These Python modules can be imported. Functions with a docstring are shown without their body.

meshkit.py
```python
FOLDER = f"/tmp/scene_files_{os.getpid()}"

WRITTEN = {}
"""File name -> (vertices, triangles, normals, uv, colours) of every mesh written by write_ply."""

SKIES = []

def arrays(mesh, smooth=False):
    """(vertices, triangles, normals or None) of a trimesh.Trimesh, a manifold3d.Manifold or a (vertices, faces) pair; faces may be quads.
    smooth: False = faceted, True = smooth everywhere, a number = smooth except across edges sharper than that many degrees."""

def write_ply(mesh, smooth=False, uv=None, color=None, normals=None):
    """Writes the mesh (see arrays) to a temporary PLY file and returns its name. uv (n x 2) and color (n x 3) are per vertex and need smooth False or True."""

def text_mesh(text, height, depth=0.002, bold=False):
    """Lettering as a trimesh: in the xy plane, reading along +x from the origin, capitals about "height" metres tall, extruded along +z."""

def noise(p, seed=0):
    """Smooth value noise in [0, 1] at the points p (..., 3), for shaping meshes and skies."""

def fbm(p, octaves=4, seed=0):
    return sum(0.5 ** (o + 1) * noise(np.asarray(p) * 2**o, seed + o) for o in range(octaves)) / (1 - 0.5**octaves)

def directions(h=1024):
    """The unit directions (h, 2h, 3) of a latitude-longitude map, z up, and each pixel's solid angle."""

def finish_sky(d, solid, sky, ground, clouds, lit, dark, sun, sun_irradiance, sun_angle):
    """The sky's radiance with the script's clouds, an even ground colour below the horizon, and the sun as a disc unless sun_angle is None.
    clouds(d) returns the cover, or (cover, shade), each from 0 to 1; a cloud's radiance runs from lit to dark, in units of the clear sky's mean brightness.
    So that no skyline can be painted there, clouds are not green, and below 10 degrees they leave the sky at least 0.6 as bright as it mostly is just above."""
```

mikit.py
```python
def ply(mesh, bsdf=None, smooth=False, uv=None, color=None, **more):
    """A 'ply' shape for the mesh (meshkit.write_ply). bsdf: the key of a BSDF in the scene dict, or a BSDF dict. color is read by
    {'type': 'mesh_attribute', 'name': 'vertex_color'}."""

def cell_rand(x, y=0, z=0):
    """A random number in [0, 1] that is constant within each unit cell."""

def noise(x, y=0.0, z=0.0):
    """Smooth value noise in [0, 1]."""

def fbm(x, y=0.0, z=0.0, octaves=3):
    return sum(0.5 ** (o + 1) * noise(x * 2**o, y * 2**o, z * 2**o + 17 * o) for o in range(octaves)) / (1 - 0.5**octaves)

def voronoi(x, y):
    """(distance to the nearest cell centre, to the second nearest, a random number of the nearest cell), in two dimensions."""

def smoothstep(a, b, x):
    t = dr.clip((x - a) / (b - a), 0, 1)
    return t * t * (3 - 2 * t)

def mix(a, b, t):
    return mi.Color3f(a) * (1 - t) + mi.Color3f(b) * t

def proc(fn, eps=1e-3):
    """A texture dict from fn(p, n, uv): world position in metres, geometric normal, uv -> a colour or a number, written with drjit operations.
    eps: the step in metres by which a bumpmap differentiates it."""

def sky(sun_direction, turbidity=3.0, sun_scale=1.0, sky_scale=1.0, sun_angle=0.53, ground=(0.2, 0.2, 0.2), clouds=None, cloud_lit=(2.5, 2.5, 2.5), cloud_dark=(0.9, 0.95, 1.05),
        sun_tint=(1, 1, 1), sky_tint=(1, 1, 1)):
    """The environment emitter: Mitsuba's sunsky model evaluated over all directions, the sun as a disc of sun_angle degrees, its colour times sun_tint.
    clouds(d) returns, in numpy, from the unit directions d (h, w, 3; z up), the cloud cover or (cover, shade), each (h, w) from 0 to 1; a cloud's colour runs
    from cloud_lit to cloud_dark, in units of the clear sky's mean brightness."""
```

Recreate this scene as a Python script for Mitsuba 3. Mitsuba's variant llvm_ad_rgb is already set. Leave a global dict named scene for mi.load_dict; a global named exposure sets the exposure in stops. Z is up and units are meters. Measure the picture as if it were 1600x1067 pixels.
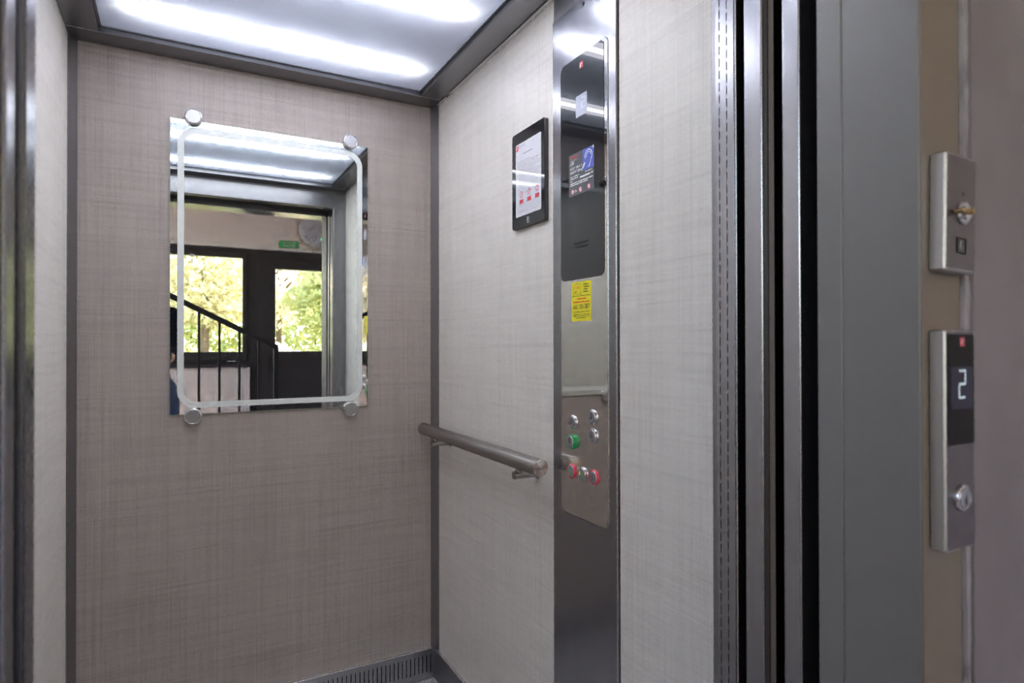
import math, random
import numpy as np, trimesh, drjit as dr, mitsuba as mi, mikit
import manifold3d as m3
from shapely.geometry import Polygon, Point, LineString, box as sbox
from shapely import affinity, union_all
from meshkit import text_mesh, noise as knoise
from mikit import noise, fbm, smoothstep, mix, proc

random.seed(7)
T = mi.ScalarTransform4f
scene, labels = {}, {}

# ------------------------------------------------------------------ camera, sky, sun, exposure
YAW, PITCH, ROLL, EYE = math.radians(28.42), math.radians(0.365), math.radians(-0.095), np.array([0, 0, 1.215])
FWD = np.array([math.sin(YAW) * math.cos(PITCH), math.cos(YAW) * math.cos(PITCH), math.sin(PITCH)])
_r = np.array([math.cos(YAW), -math.sin(YAW), 0]); _u = np.cross(_r, FWD)
UPV = math.cos(ROLL) * _u - math.sin(ROLL) * _r
scene['camera'] = dict(type='thinlens', fov=2 * math.degrees(math.atan(800 / 959.3)), fov_axis='x', aperture_radius=0.0022, focus_distance=1.75,
                       near_clip=0.02, far_clip=200.0, to_world=T().look_at(origin=EYE.tolist(), target=(EYE + FWD).tolist(), up=UPV.tolist()))
scene['sky'] = mikit.sky((0.75, -0.55, 0.62), turbidity=3.0, sun_scale=34.0, sky_scale=62.0, ground=(0.25, 0.24, 0.23), sky_tint=(1.30, 0.99, 0.76))
exposure = 0.08
LED = 30.0      # hidden tubes above the opal sheet
STRIP = 14.0    # added glow strips under the sheet, standing in for its bright bands

# ------------------------------------------------------------------ materials
def rgb(*c): return {'type': 'rgb', 'value': list(c)}
def mat(key, d): scene[key] = d; return key
def paint(key, c, rough=0.5, spec=0.4, two=True):
    d = {'type': 'principled', 'base_color': c if isinstance(c, dict) else rgb(*c), 'roughness': rough, 'specular': spec}
    return mat(key, {'type': 'twosided', 'bsdf': d} if two else d)
def metal(key, c, alpha):
    return mat(key, {'type': 'twosided', 'bsdf': {'type': 'roughconductor', 'material': 'none', 'distribution': 'ggx', 'alpha': alpha,
                                                  'specular_reflectance': c if isinstance(c, dict) else rgb(*c)}})

def weave(light, dark, amount):
    def fn(p, n, uv):
        h = p.x + p.y
        wob = 0.004 * noise(h * 7.0, p.z * 3.0)
        a = noise(h * 520, p.z * 11 + 40 * noise(h * 900))
        b = noise((p.z + wob) * 520, h * 11 + 40 * noise(p.z * 900), 5)
        a2 = noise(h * 160, p.z * 5, 9)
        b2 = noise((p.z + wob) * 160, h * 5, 3)
        t = 0.70 * smoothstep(0.50, 0.95, a) + 0.70 * smoothstep(0.50, 0.95, b) + 0.12 * smoothstep(0.45, 0.9, a2) + 0.12 * smoothstep(0.45, 0.9, b2)
        t = t + 0.10 * (fbm(h * 9, p.z * 9) - 0.5)
        return mix(light, dark, dr.clip(t * amount, 0, 1))
    return proc(fn)
paint('mat_linen_light', weave((0.835, 0.805, 0.755), (0.54, 0.51, 0.47), 0.95), 0.42, 0.35)
paint('mat_linen_brown', weave((0.50, 0.442, 0.412), (0.235, 0.20, 0.182), 0.95), 0.42, 0.35)

def brushed(c, amount, vertical=True):
    def fn(p, n, uv):
        h = p.x + p.y * 1.37
        s = noise(h * 1400, p.z * 6) if vertical else noise(p.z * 1400, h * 6)
        return mi.Color3f(c) * (1 - amount * s)
    return proc(fn)
metal('mat_steel', brushed((0.50, 0.50, 0.53), 0.22), 0.065)
metal('mat_steel_dark', brushed((0.36, 0.36, 0.375), 0.2), 0.14)
metal('mat_steel_border', (0.28, 0.28, 0.29), 0.10)
metal('mat_cover', brushed((0.42, 0.42, 0.445), 0.2), 0.055)
mat('mat_polished', {'type': 'twosided', 'bsdf': {'type': 'conductor', 'material': 'none', 'specular_reflectance': rgb(0.76, 0.735, 0.70)}})
metal('mat_clip', (0.50, 0.50, 0.53), 0.14)
metal('mat_rim', (0.34, 0.34, 0.36), 0.08)
metal('mat_chrome', (0.78, 0.78, 0.80), 0.06)
metal('mat_rail', brushed((0.46, 0.44, 0.43), 0.15, False), 0.12)
metal('mat_brass', (0.62, 0.45, 0.22), 0.15)
mat('mat_mirror', {'type': 'twosided', 'bsdf': {'type': 'conductor', 'material': 'none', 'specular_reflectance': rgb(0.86, 0.90, 0.875)}})
paint('mat_frosted', (0.80, 0.84, 0.82), 0.5, 0.4)
paint('mat_glass_edge', (0.55, 0.68, 0.62), 0.1, 0.6)
mat('mat_black_glass', {'type': 'twosided', 'bsdf': {'type': 'plastic', 'diffuse_reflectance': rgb(0.016, 0.017, 0.02), 'int_ior': 1.6}})
paint('mat_black', (0.012, 0.012, 0.013), 0.6, 0.3)
paint('mat_guide', (0.13, 0.11, 0.095), 0.4, 0.4)
metal('mat_box', (0.62, 0.61, 0.60), 0.17)
metal('mat_face', (0.22, 0.21, 0.22), 0.14)
paint('mat_box_glass', (0.008, 0.008, 0.009), 0.25, 0.08)
paint('mat_rubber', (0.02, 0.019, 0.019), 0.7, 0.3)
paint('mat_board_frame', (0.02, 0.021, 0.024), 0.12, 0.6)
mat('mat_paper', {'type': 'twosided', 'bsdf': {'type': 'plastic', 'diffuse_reflectance': rgb(0.76, 0.77, 0.83), 'int_ior': 1.55}})
paint('mat_print_grey', (0.33, 0.34, 0.38), 0.5, 0.3)
paint('mat_print_black', (0.03, 0.03, 0.035), 0.5, 0.3)
paint('mat_print_red', (0.62, 0.06, 0.09), 0.4, 0.3)
paint('mat_print_white', (0.85, 0.85, 0.87), 0.4, 0.3)
paint('mat_print_orange', (0.70, 0.13, 0.03), 0.4, 0.3)
paint('mat_yellow', (0.90, 0.80, 0.03), 0.4, 0.3)
paint('mat_sticker_grey', (0.11, 0.115, 0.13), 0.3, 0.4)
paint('mat_sticker_blue', (0.11, 0.15, 0.55), 0.3, 0.4)
paint('mat_display', (0.42, 0.45, 0.56), 0.25, 0.5)
paint('mat_display_digit', (0.60, 0.63, 0.74), 0.25, 0.5)
paint('mat_screen', (0.035, 0.035, 0.065), 0.3, 0.1)
paint('mat_green', (0.02, 0.30, 0.09), 0.2, 0.5)
paint('mat_red_ring', (0.75, 0.05, 0.10), 0.2, 0.5)
paint('mat_housing', (0.10, 0.11, 0.14), 0.7, 0.2)
paint('mat_white', (0.82, 0.82, 0.83), 0.6, 0.3)
def frame_bump(p, n, uv): return 0.00035 * noise(p.y * 330 + p.x * 330, p.z * 330, p.x * 90)
mat('mat_frame_grey', {'type': 'twosided', 'bsdf': {'type': 'bumpmap', 'arbitrary': proc(frame_bump), 'scale': 1.0,
    'bsdf': {'type': 'principled', 'base_color': rgb(0.21, 0.21, 0.21), 'metallic': 0.35, 'roughness': 0.42, 'specular': 0.5}}})
def beige(p, n, uv): return mix((0.22, 0.18, 0.145), (0.18, 0.15, 0.12), fbm(p.x * 8, p.y * 8, p.z * 3))
paint('mat_frame_beige', proc(beige), 0.45, 0.4)
def plaster(p, n, uv): return mix((0.245, 0.22, 0.237), (0.20, 0.178, 0.192), smoothstep(0.3, 0.75, fbm(p.x * 7, p.y * 7, p.z * 4)))
paint('mat_plaster', proc(plaster), 0.55, 0.3)
def lit_edge(p, n, uv): return mix((0.46, 0.42, 0.43), (0.26, 0.225, 0.245), smoothstep(0.45, 0.8, fbm(p.x * 60, p.y * 60, p.z * 22)))  # paler plaster edge, its lit look put into the colour
paint('mat_lit_edge', proc(lit_edge), 0.6, 0.3)
paint('mat_wall_white', (0.82, 0.745, 0.765), 0.7, 0.2)
paint('mat_anthracite', (0.030, 0.030, 0.036), 0.38, 0.4)
paint('mat_concrete', (0.08, 0.08, 0.08), 0.8, 0.2)
def tiles(p, n, uv):
    e = smoothstep(0.47, 0.49, dr.maximum(dr.abs(p.x / 0.3 - dr.floor(p.x / 0.3) - 0.5), dr.abs(p.y / 0.3 - dr.floor(p.y / 0.3) - 0.5)))
    return mix(mix((0.50, 0.465, 0.46), (0.42, 0.39, 0.39), fbm(p.x * 40, p.y * 40)), (0.15, 0.15, 0.15), e)
paint('mat_tiles', proc(tiles), 0.35, 0.4)
def granite(p, n, uv): return mix((0.27, 0.265, 0.265), (0.56, 0.55, 0.54), smoothstep(0.35, 0.75, fbm(p.x * 260, p.y * 260)))
paint('mat_granite', proc(granite), 0.25, 0.5)
mat('mat_pane', {'type': 'thindielectric', 'int_ior': 1.5})
mat('mat_sheet', {'type': 'principledthin', 'base_color': rgb(0.90, 0.92, 0.97), 'roughness': 0.03, 'diff_trans': 1.25, 'spec_trans': 0.0, 'eta': 1.5})
paint('mat_tube', (0.8, 0.8, 0.8), 0.4, 0.3, two=False)
paint('mat_lamp_shade', (0.56, 0.57, 0.70), 0.3, 0.4)
paint('mat_lamp_ring', (0.42, 0.36, 0.30), 0.4, 0.4)
paint('mat_skin', (0.60, 0.36, 0.27), 0.5, 0.3)
paint('mat_lips', (0.48, 0.22, 0.19), 0.4, 0.4)
paint('mat_hair', (0.05, 0.035, 0.025), 0.6, 0.3)
paint('mat_shirt', (0.015, 0.017, 0.03), 0.8, 0.2)
def denim(p, n, uv): return mix((0.05, 0.07, 0.15), (0.11, 0.15, 0.26), fbm(p.x * 30, p.y * 30, p.z * 12))
paint('mat_jeans', proc(denim), 0.8, 0.2)
paint('mat_shoe', (0.03, 0.03, 0.03), 0.5, 0.3)
paint('mat_bark', (0.13, 0.095, 0.065), 0.8, 0.2)
paint('mat_lawn', (0.20, 0.22, 0.12), 0.8, 0.2)
for nm, c in dict(a=(0.54, 0.57, 0.29), b=(0.76, 0.72, 0.50), c=(0.30, 0.34, 0.16), d=(0.90, 0.84, 0.72)).items():  # leaf tones raised, strong sun put into the base colour
    mat('mat_leaf_' + nm, {'type': 'principledthin', 'base_color': rgb(*c), 'roughness': 0.5, 'diff_trans': 0.9, 'spec_trans': 0.0})

# ------------------------------------------------------------------ mesh helpers
cat = trimesh.util.concatenate
def cbox(x0, x1, y0, y1, z0, z1, b=0.0):
    if b <= 0:
        m = trimesh.creation.box((x1 - x0, y1 - y0, z1 - z0)); m.apply_translation(((x0 + x1) / 2, (y0 + y1) / 2, (z0 + z1) / 2)); return m
    lo, hi, pts = np.array([x0, y0, z0]), np.array([x1, y1, z1]), []
    for s in np.ndindex(2, 2, 2):
        c = np.where(s, hi, lo); d = np.where(s, -1, 1)
        for k in range(3):
            q = c + d * b; q[k] = c[k]; pts.append(q)
    return trimesh.Trimesh(np.array(pts)).convex_hull
def ext(poly, depth): return cat([trimesh.creation.extrude_polygon(g, depth, engine='earcut') for g in getattr(poly, 'geoms', [poly])])
def rrect(x0, x1, y0, y1, r, n=8): return sbox(x0 + r, y0 + r, x1 - r, y1 - r).buffer(r, quad_segs=n) if r > 0 else sbox(x0, y0, x1, y1)
def frame_at(mesh, o, u, v):
    u, v = np.array(u, float), np.array(v, float); m = np.eye(4); m[:3, 0], m[:3, 1], m[:3, 2], m[:3, 3] = u, v, np.cross(u, v), o
    mesh = mesh.copy(); mesh.apply_transform(m); return mesh
def R(mesh, x): return frame_at(mesh, (x, 0, 0), (0, -1, 0), (0, 0, 1))         # on the right wall: local x = -y, local y = z, out = -x
def Fm(mesh, y): return frame_at(mesh, (0, y, 0), (1, 0, 0), (0, 0, 1))          # facing -y
def Bk(mesh, y): return frame_at(mesh, (0, y, 0), (-1, 0, 0), (0, 0, 1))         # facing +y: local x = -x
def bevel_plate(poly, depth, b):
    """plate with a bevelled rim"""
    c = m3.CrossSection([np.array(poly.exterior.coords)[:-1]]) if not hasattr(poly, 'to_polygons') else poly
    outer = ext(poly, depth - b)
    top = poly.buffer(-b, join_style=2) if False else poly.buffer(-b)
    a, bb = np.array(poly.exterior.coords)[:-1], np.array(top.exterior.coords)[:-1]
    pts = np.vstack([np.c_[a, np.zeros(len(a))], np.c_[a, np.full(len(a), depth - b)], np.c_[bb, np.full(len(bb), depth)]])
    return trimesh.Trimesh(pts).convex_hull
def lathe(profile, n=40):
    """profile [(r, z)...] revolved about z"""
    return trimesh.creation.revolve(np.array(profile, float), sections=n)
def tube(p0, p1, r, n=20):
    m = trimesh.creation.cylinder(radius=r, segment=(np.array(p0, float), np.array(p1, float)), sections=n); return m
def add(key, mesh, bsdf, smooth=False, **more):
    base, k = key, 1
    while key in scene: key = f'{base}_{k:03d}'; k += 1
    scene[key] = mikit.ply(mesh, bsdf, smooth=smooth, **more); return key
def lab(key, label, category=None, group=None, kind=None):
    labels[key] = {k: v for k, v in dict(label=label, category=category, group=group, kind=kind).items() if v}
def struct(key, mesh, bsdf, label=None, smooth=False):
    key = add(key, mesh, bsdf, smooth); lab(key, label, kind='structure'); return key
def word_lines(x0, x1, y, h, words):
    """illegible print: a row of dashes"""
    out, x, tot = [], x0, sum(words) + 0.45 * (len(words) - 1)
    s = (x1 - x0) / tot
    for w in words:
        out.append(sbox(x, y - h / 2, x + w * s, y + h / 2)); x += (w + 0.45) * s
    return out
def text_at(s, h, x, y, depth=0.0003, bold=False, width=None, center=False):
    m = text_mesh(s, h, depth, bold)
    if width: m.apply_scale([width / (m.bounds[1][0] - m.bounds[0][0]), 1, 1])
    m.apply_translation([x - (m.bounds[0][0] if not center else (m.bounds[0][0] + m.bounds[1][0]) / 2), y, 0]); return m
def up(mesh, dz): mesh = mesh.copy(); mesh.apply_translation((0, 0, dz)); return mesh
def seven_two(cx, cy, w, h, t):
    """a seven-segment 2"""
    l, r, b, tp = cx - w / 2, cx + w / 2, cy - h / 2, cy + h / 2
    g = t * 0.25
    return union_all([sbox(l + t * .5, tp - t, r - g, tp), sbox(r - t, cy + g, r, tp - t * .4), sbox(l + t * .4, cy - t / 2, r - t * .4, cy + t / 2), sbox(l, b + t * .4, l + t, cy - g), sbox(l + g, b, r - t * .5, b + t)])
def logo(cx, cy, s, depth, base_z):
    """a red square with a white bent stroke"""
    red = up(ext(rrect(cx - s / 2, cx + s / 2, cy - s / 2, cy + s / 2, s * .08), depth), base_z)
    st = Point(cx - .02 * s, cy + .05 * s).buffer(.30 * s).difference(Point(cx - .02 * s, cy + .05 * s).buffer(.16 * s)).difference(sbox(cx, cy - .5 * s, cx + .5 * s, cy)).union(sbox(cx - .32 * s, cy - .42 * s, cx - .18 * s, cy + .05 * s))
    return red, up(ext(st, depth * 0.5), base_z + depth)

# ------------------------------------------------------------------ the car: walls, floor, ceiling
XL, XR, YB, YF, ZC = -0.277, 0.83, 2.13, 0.725, 2.09
struct('floor', cbox(XL - .03, XR + .03, 0.60, YB + .03, -0.04, 0, 0), 'mat_granite', 'dark speckled stone floor of the lift car')
struct('wall_back', cbox(XL, XR, YB, YB + .02, 0, 2.22), 'mat_linen_brown', 'grey brown woven-look back wall of the lift car holding the mirror')
struct('wall_left', cbox(XL - .02, XL, YF - .03, YB + .02, 0, 2.22), 'mat_linen_light', 'cream woven-look left wall of the lift car')
lab('wall_right', 'cream woven-look right wall of the lift car', kind='structure')
add('wall_right__panel', cbox(XR, XR + .02, 1.309, YB + .02, 0, 2.22, .001), 'mat_linen_light')
add('wall_right__panel', cbox(XR, XR + .02, YF - .03, 1.049, 0, 2.22, .001), 'mat_linen_light')
add('wall_right__backing', cbox(XR + .012, XR + .03, 1.0, 1.36, 0, 2.22), 'mat_black')
def corner(pts): return ext(Polygon(pts), 2.09 - .10)
struct('trim_1', up(corner([(XR - .018, YB), (XR, YB), (XR, YB - .039), (XR - .002, YB - .039), (XR - .018, YB - .002)]), .10), 'mat_steel_dark', 'grey steel corner strip between the brown back wall and the handrail wall')
struct('trim_2', up(corner([(XL + .019, YB), (XL, YB), (XL, YB - .042), (XL + .002, YB - .042), (XL + .019, YB - .002)]), .10), 'mat_steel_dark', 'grey steel corner strip between the brown back wall and the left wall')

# skirting with ventilation slots
sk = sbox(XL, 0.002, XR - .010, 0.108)
slots = [rrect(x - .0016, x + .0016, .026, .089, .0015, 3) for x in np.arange(XL + .02, XR - .02, .0152)]
sk = sk.difference(union_all(slots))
lab('baseboard_back', 'steel skirting with a row of upright slots below the brown back wall', kind='structure')
add('baseboard_back__plate', Fm(up(ext(sk, .002), 0), YB - .008), 'mat_steel')
add('baseboard_back__ledge', cbox(XL, XR - .01, YB - .010, YB, .106, .109, .0006), 'mat_chrome')
add('baseboard_back__backing', cbox(XL, XR - .01, YB - .004, YB, .002, .1055), 'mat_black')
lab('baseboard_right', 'dark steel skirting with a pale top ledge below the handrail wall', kind='structure')
add('baseboard_right__plate', cbox(XR - .010, XR - .002, YF, YB - .010, .002, .105), 'mat_steel_dark')
add('baseboard_right__ledge', cbox(XR - .0105, XR, YF, YB - .010, .105, .1085, .0008), 'mat_chrome')
struct('baseboard_left', cbox(XL, XL + .010, YF, YB - .010, .002, .108, .001), 'mat_steel_dark', 'dark steel skirting below the left wall of the car')

# ceiling border and light
HX0, HX1, HY0, HY1 = -0.199, 0.744, 0.80, 2.045
lab('ceiling', 'grey steel border around the light panel in the car ceiling', kind='structure')
add('ceiling__border', cbox(XL, XR, HY1, YB, ZC, 2.13, .0012), 'mat_steel_border')
add('ceiling__border', cbox(XL, XR, YF, HY0, ZC - .005, 2.13, .0012), 'mat_steel_border')
add('ceiling__border', cbox(HX1, XR, HY0, HY1, ZC + .0004, 2.13, .0012), 'mat_steel_border')
add('ceiling__border', cbox(XL, HX0, HY0, HY1, ZC + .0004, 2.13, .0012), 'mat_steel_border')
add('ceiling__screw', lathe([(0, 0), (.003, 0), (.003, .0015), (0, .0015)], 12).apply_translation((XR - .035, HY1 + .028, ZC - .0012)), 'mat_black')
add('ceiling__clip', cbox(XR - .012, XR - .001, 2.0, 2.085, ZC - .004, ZC - .0005, .0005), 'mat_chrome')
add('ceiling__clip', cbox(XR - .012, XR - .001, 1.05, 1.965, ZC - .004, ZC - .0005, .0005), 'mat_chrome')

lab('ceiling_light', 'large white light panel with bright LED tubes in the lift car ceiling', 'ceiling light')
hz0, hz1 = 2.108, 2.175
housing = cat([cbox(XL, XR, YF, YB + .02, hz1, hz1 + .03), cbox(XL, HX0 - .004, YF, YB, 2.131, hz1), cbox(HX1 + .004, XR, YF, YB, 2.131, hz1), cbox(HX0, HX1, YF, HY0 - .004, 2.131, hz1), cbox(HX0, HX1, HY1 + .004, YB, 2.131, hz1)])
add('ceiling_light__housing', housing, 'mat_housing')
add('ceiling_light__panel_frame', ext(sbox(HX0, HY0, HX1, HY1).difference(sbox(HX0 + .006, HY0 + .006, HX1 - .006, HY1 - .006)), .003).apply_translation((0, 0, hz0 - .004)), 'mat_steel_dark')
add('ceiling_light__diffuser', trimesh.Trimesh([[HX0, HY0, hz0], [HX1, HY0, hz0], [HX1, HY1, hz0], [HX0, HY1, hz0]], [[0, 2, 1], [0, 3, 2]]), 'mat_sheet')
for y in (1.895, 1.505, 1.305, 0.915):
    k = add('ceiling_light__tube', tube((-.135, y, 2.142), (.69, y, 2.142), .008, 16), 'mat_tube', 40)
    scene[k]['emitter'] = {'type': 'area', 'radiance': rgb(0.90 * LED, 0.945 * LED, 1.04 * LED)}
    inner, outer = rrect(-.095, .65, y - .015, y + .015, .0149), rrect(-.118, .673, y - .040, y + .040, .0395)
    k = add('ceiling_light__lens', ext(inner, .0015).apply_translation((0, 0, hz0 - .0022)), 'mat_tube')  # added emitting strip, the bright core of the band glow
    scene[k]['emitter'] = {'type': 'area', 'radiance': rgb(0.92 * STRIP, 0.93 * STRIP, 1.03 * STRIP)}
    k = add('ceiling_light__glow_flank', ext(outer.difference(inner), .0015).apply_translation((0, 0, hz0 - .0022)), 'mat_tube')  # added dimmer flank, a step of glow falloff built as shape
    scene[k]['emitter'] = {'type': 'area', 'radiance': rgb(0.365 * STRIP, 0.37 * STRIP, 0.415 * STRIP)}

# ------------------------------------------------------------------ entrance of the car and the landing
JX0, JX1 = -0.12, 0.76
def slotted(side):
    """the depth of a front return (50 mm) with two rows of short slots; local x = depth from the inner edge"""
    holes = []
    for c, off in ((.0215, 0), (.0365, .0085)):
        for z in np.arange(.03 + off, 1.97, .0194): holes.append(rrect(c - .0010, c + .0010, z, z + .0140, .0009, 2))
    return sbox(.0135, 0, .050, 1.99).difference(union_all(holes))
def post(side):
    pl = ext(slotted(side), .0015)
    return pl
lab('trim_3', 'steel door post with two rows of short slots beside the control panel wall', kind='structure')
lab('trim_4', 'blurred steel door post at the left side of the lift entrance', kind='structure')
for key, x, s in (('trim_3', JX1, -1), ('trim_4', JX0, 1)):
    pl = post(s)
    m = np.eye(4)      # local x -> -y from the inner edge, local y -> z, local z -> towards the opening
    if s < 0: pl = frame_at(pl, (x, YF, 0), (0, -1, 0), (0, 0, 1))
    else:
        pl.apply_transform(np.diag([-1.0, 1, 1, 1])); pl.invert(); pl = frame_at(pl, (x, YF, 0), (0, 1, 0), (0, 0, 1))
    add(key + '__slotted_plate', pl, 'mat_steel')
    xo = XR if s < 0 else XL
    a, b = sorted((x + .004 * -s, xo))
    add(key + '__backing', cbox(a, b, YF - .0515, YF - .014, 0, 1.99), 'mat_black')
    lip = Polygon([(x, YF - .013), (x, YF - .004), (x - s * .004, YF), (xo, YF), (xo, YF - .0128), (x - s * .002, YF - .0128)])
    add(key + '__inner_edge', ext(lip, 1.99), 'mat_steel_dark')
    a, b = sorted((x, xo))
    add(key + '__outer_face', cbox(a, b, YF - .0535, YF - .050, 0, 1.99, .0008), 'mat_steel')
lab('trim_5', 'brushed steel panel above the lift doorway', kind='structure')
add('trim_5__panel', cbox(XL, XR, YF - .052, YF, 1.99, 2.17, .002), 'mat_steel_dark')

def leaf(x0, x1, y0, y1, z1):
    p = rrect(x0, x1, y0, y1, .003, 5)
    return up(ext(p, z1 - .012), .012)
struct('door_1', leaf(JX1 + .003, 1.22, .626, .660, 1.985), 'mat_steel', 'steel lift car door leaf slid open to the right', 40)
struct('door_2', leaf(JX1 + .003, 1.22, .563, .592, 1.985), 'mat_steel', 'steel landing door leaf slid open beside the grey frame', 40)
struct('door_3', leaf(-.58, JX0 - .003, .626, .660, 1.985), 'mat_steel', 'steel lift car door leaf slid open to the left', 40)
struct('door_4', leaf(-.58, JX0 - .003, .563, .592, 1.985), 'mat_steel', 'steel landing door leaf slid open to the left', 40)
for key, x, s in (('door_1', JX1, 1), ('door_3', JX0, -1)):
    a, b = sorted((x + s * .0160, x + s * .0190)); add(key + '__guide_strip', cbox(a, b, .6165, .6255, .012, 1.985, .001), 'mat_guide')

def yz(pts, x0, x1):
    """section in (y, z) swept along x"""
    m = ext(Polygon(pts), x1 - x0); return frame_at(m, (x0, 0, 0), (0, 1, 0), (0, 0, 1))
lab('trim_6', 'grey painted lift entrance frame with a beige front around the landing door', kind='structure')
YW = 0.401
FW = 0.083
add('trim_6__inner_jamb', cbox(JX1, JX1 + .03, YW + .002, .4988, 0, 2.0, .0016), 'mat_frame_grey')
add('trim_6__inner_jamb', cbox(JX1, JX1 + .03, .4992, .535, 0, 2.0, .0016), 'mat_frame_grey')
add('trim_6__inner_jamb', cbox(JX0 - .03, JX0, YW + .002, .4988, 0, 2.0, .0016), 'mat_frame_grey')
add('trim_6__inner_jamb', cbox(JX0 - .03, JX0, .4992, .535, 0, 2.0, .0016), 'mat_frame_grey')
add('trim_6__front_face', cbox(JX1 + .0005, JX1 + FW, YW, YW + .002, 0, 2.0 + FW, .0006), 'mat_frame_beige')
add('trim_6__front_face', cbox(JX0 - FW, JX0 - .0005, YW, YW + .002, 0, 2.0 + FW, .0006), 'mat_frame_beige')
add('trim_6__front_face', cbox(JX0, JX1, YW, YW + .002, 1.98, 2.0 + FW, .0006), 'mat_frame_beige')
add('trim_6__head', cbox(JX0 - .03, JX1 + .03, YW + .003, .535, 1.978, 2.003, .0008), 'mat_chrome')
lab('trim_7', 'dark door track housing above the lift entrance', kind='structure')
add('trim_7__car_track', cbox(-.6, .29, .60, .664, 2.012, 2.16, .001), 'mat_steel')
add('trim_7__car_track', cbox(.30, 1.2, .605, .664, 1.997, 2.16, .001), 'mat_black')
add('trim_7__landing_track', cbox(-.6, 1.2, .541, .596, 2.004, 2.16, .001), 'mat_rubber')
add('trim_7__coupler', cbox(.31, .43, .536, .56, 1.965, 2.003, .002), 'mat_steel_dark')
struct('trim_8', cbox(JX0 - .3, JX1 + .3, .54, .60, -.04, .001, .0005), 'mat_steel_dark', 'grooved aluminium door sill on the floor')

# landing walls: the plaster stands a little proud of the frame and ends raggedly against it
def ragged(x0, x1, z0, z1, left=True, seed=1):
    zs = np.arange(z0, z1 + .001, .012); e = x0 if left else x1; s = 1 if left else -1
    ed = [(e + s * (.006 * float(knoise(np.array([z * 14, seed, .3]))) + .004 * float(knoise(np.array([z * 55, seed, 2.3])))), z) for z in zs]
    o = x1 if left else x0
    return Polygon(ed + [(o, z1), (o, z0)])
YP = YW - .008
lab('wall_front', 'pinkish grey plastered landing wall around the lift entrance', kind='structure')
add('wall_front__plaster', Fm(ext(ragged(JX1 + FW + .008, 2.3, 0, 2.95, True), .010), YW + .002), 'mat_plaster')
add('wall_front__lit_edge', Fm(ext(ragged(JX1 + FW - .002, JX1 + FW + .03, 0, 2.95, True, 9), .0065), YW + .002), 'mat_lit_edge')  # strip coloured like the lit edge of the plaster
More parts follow.
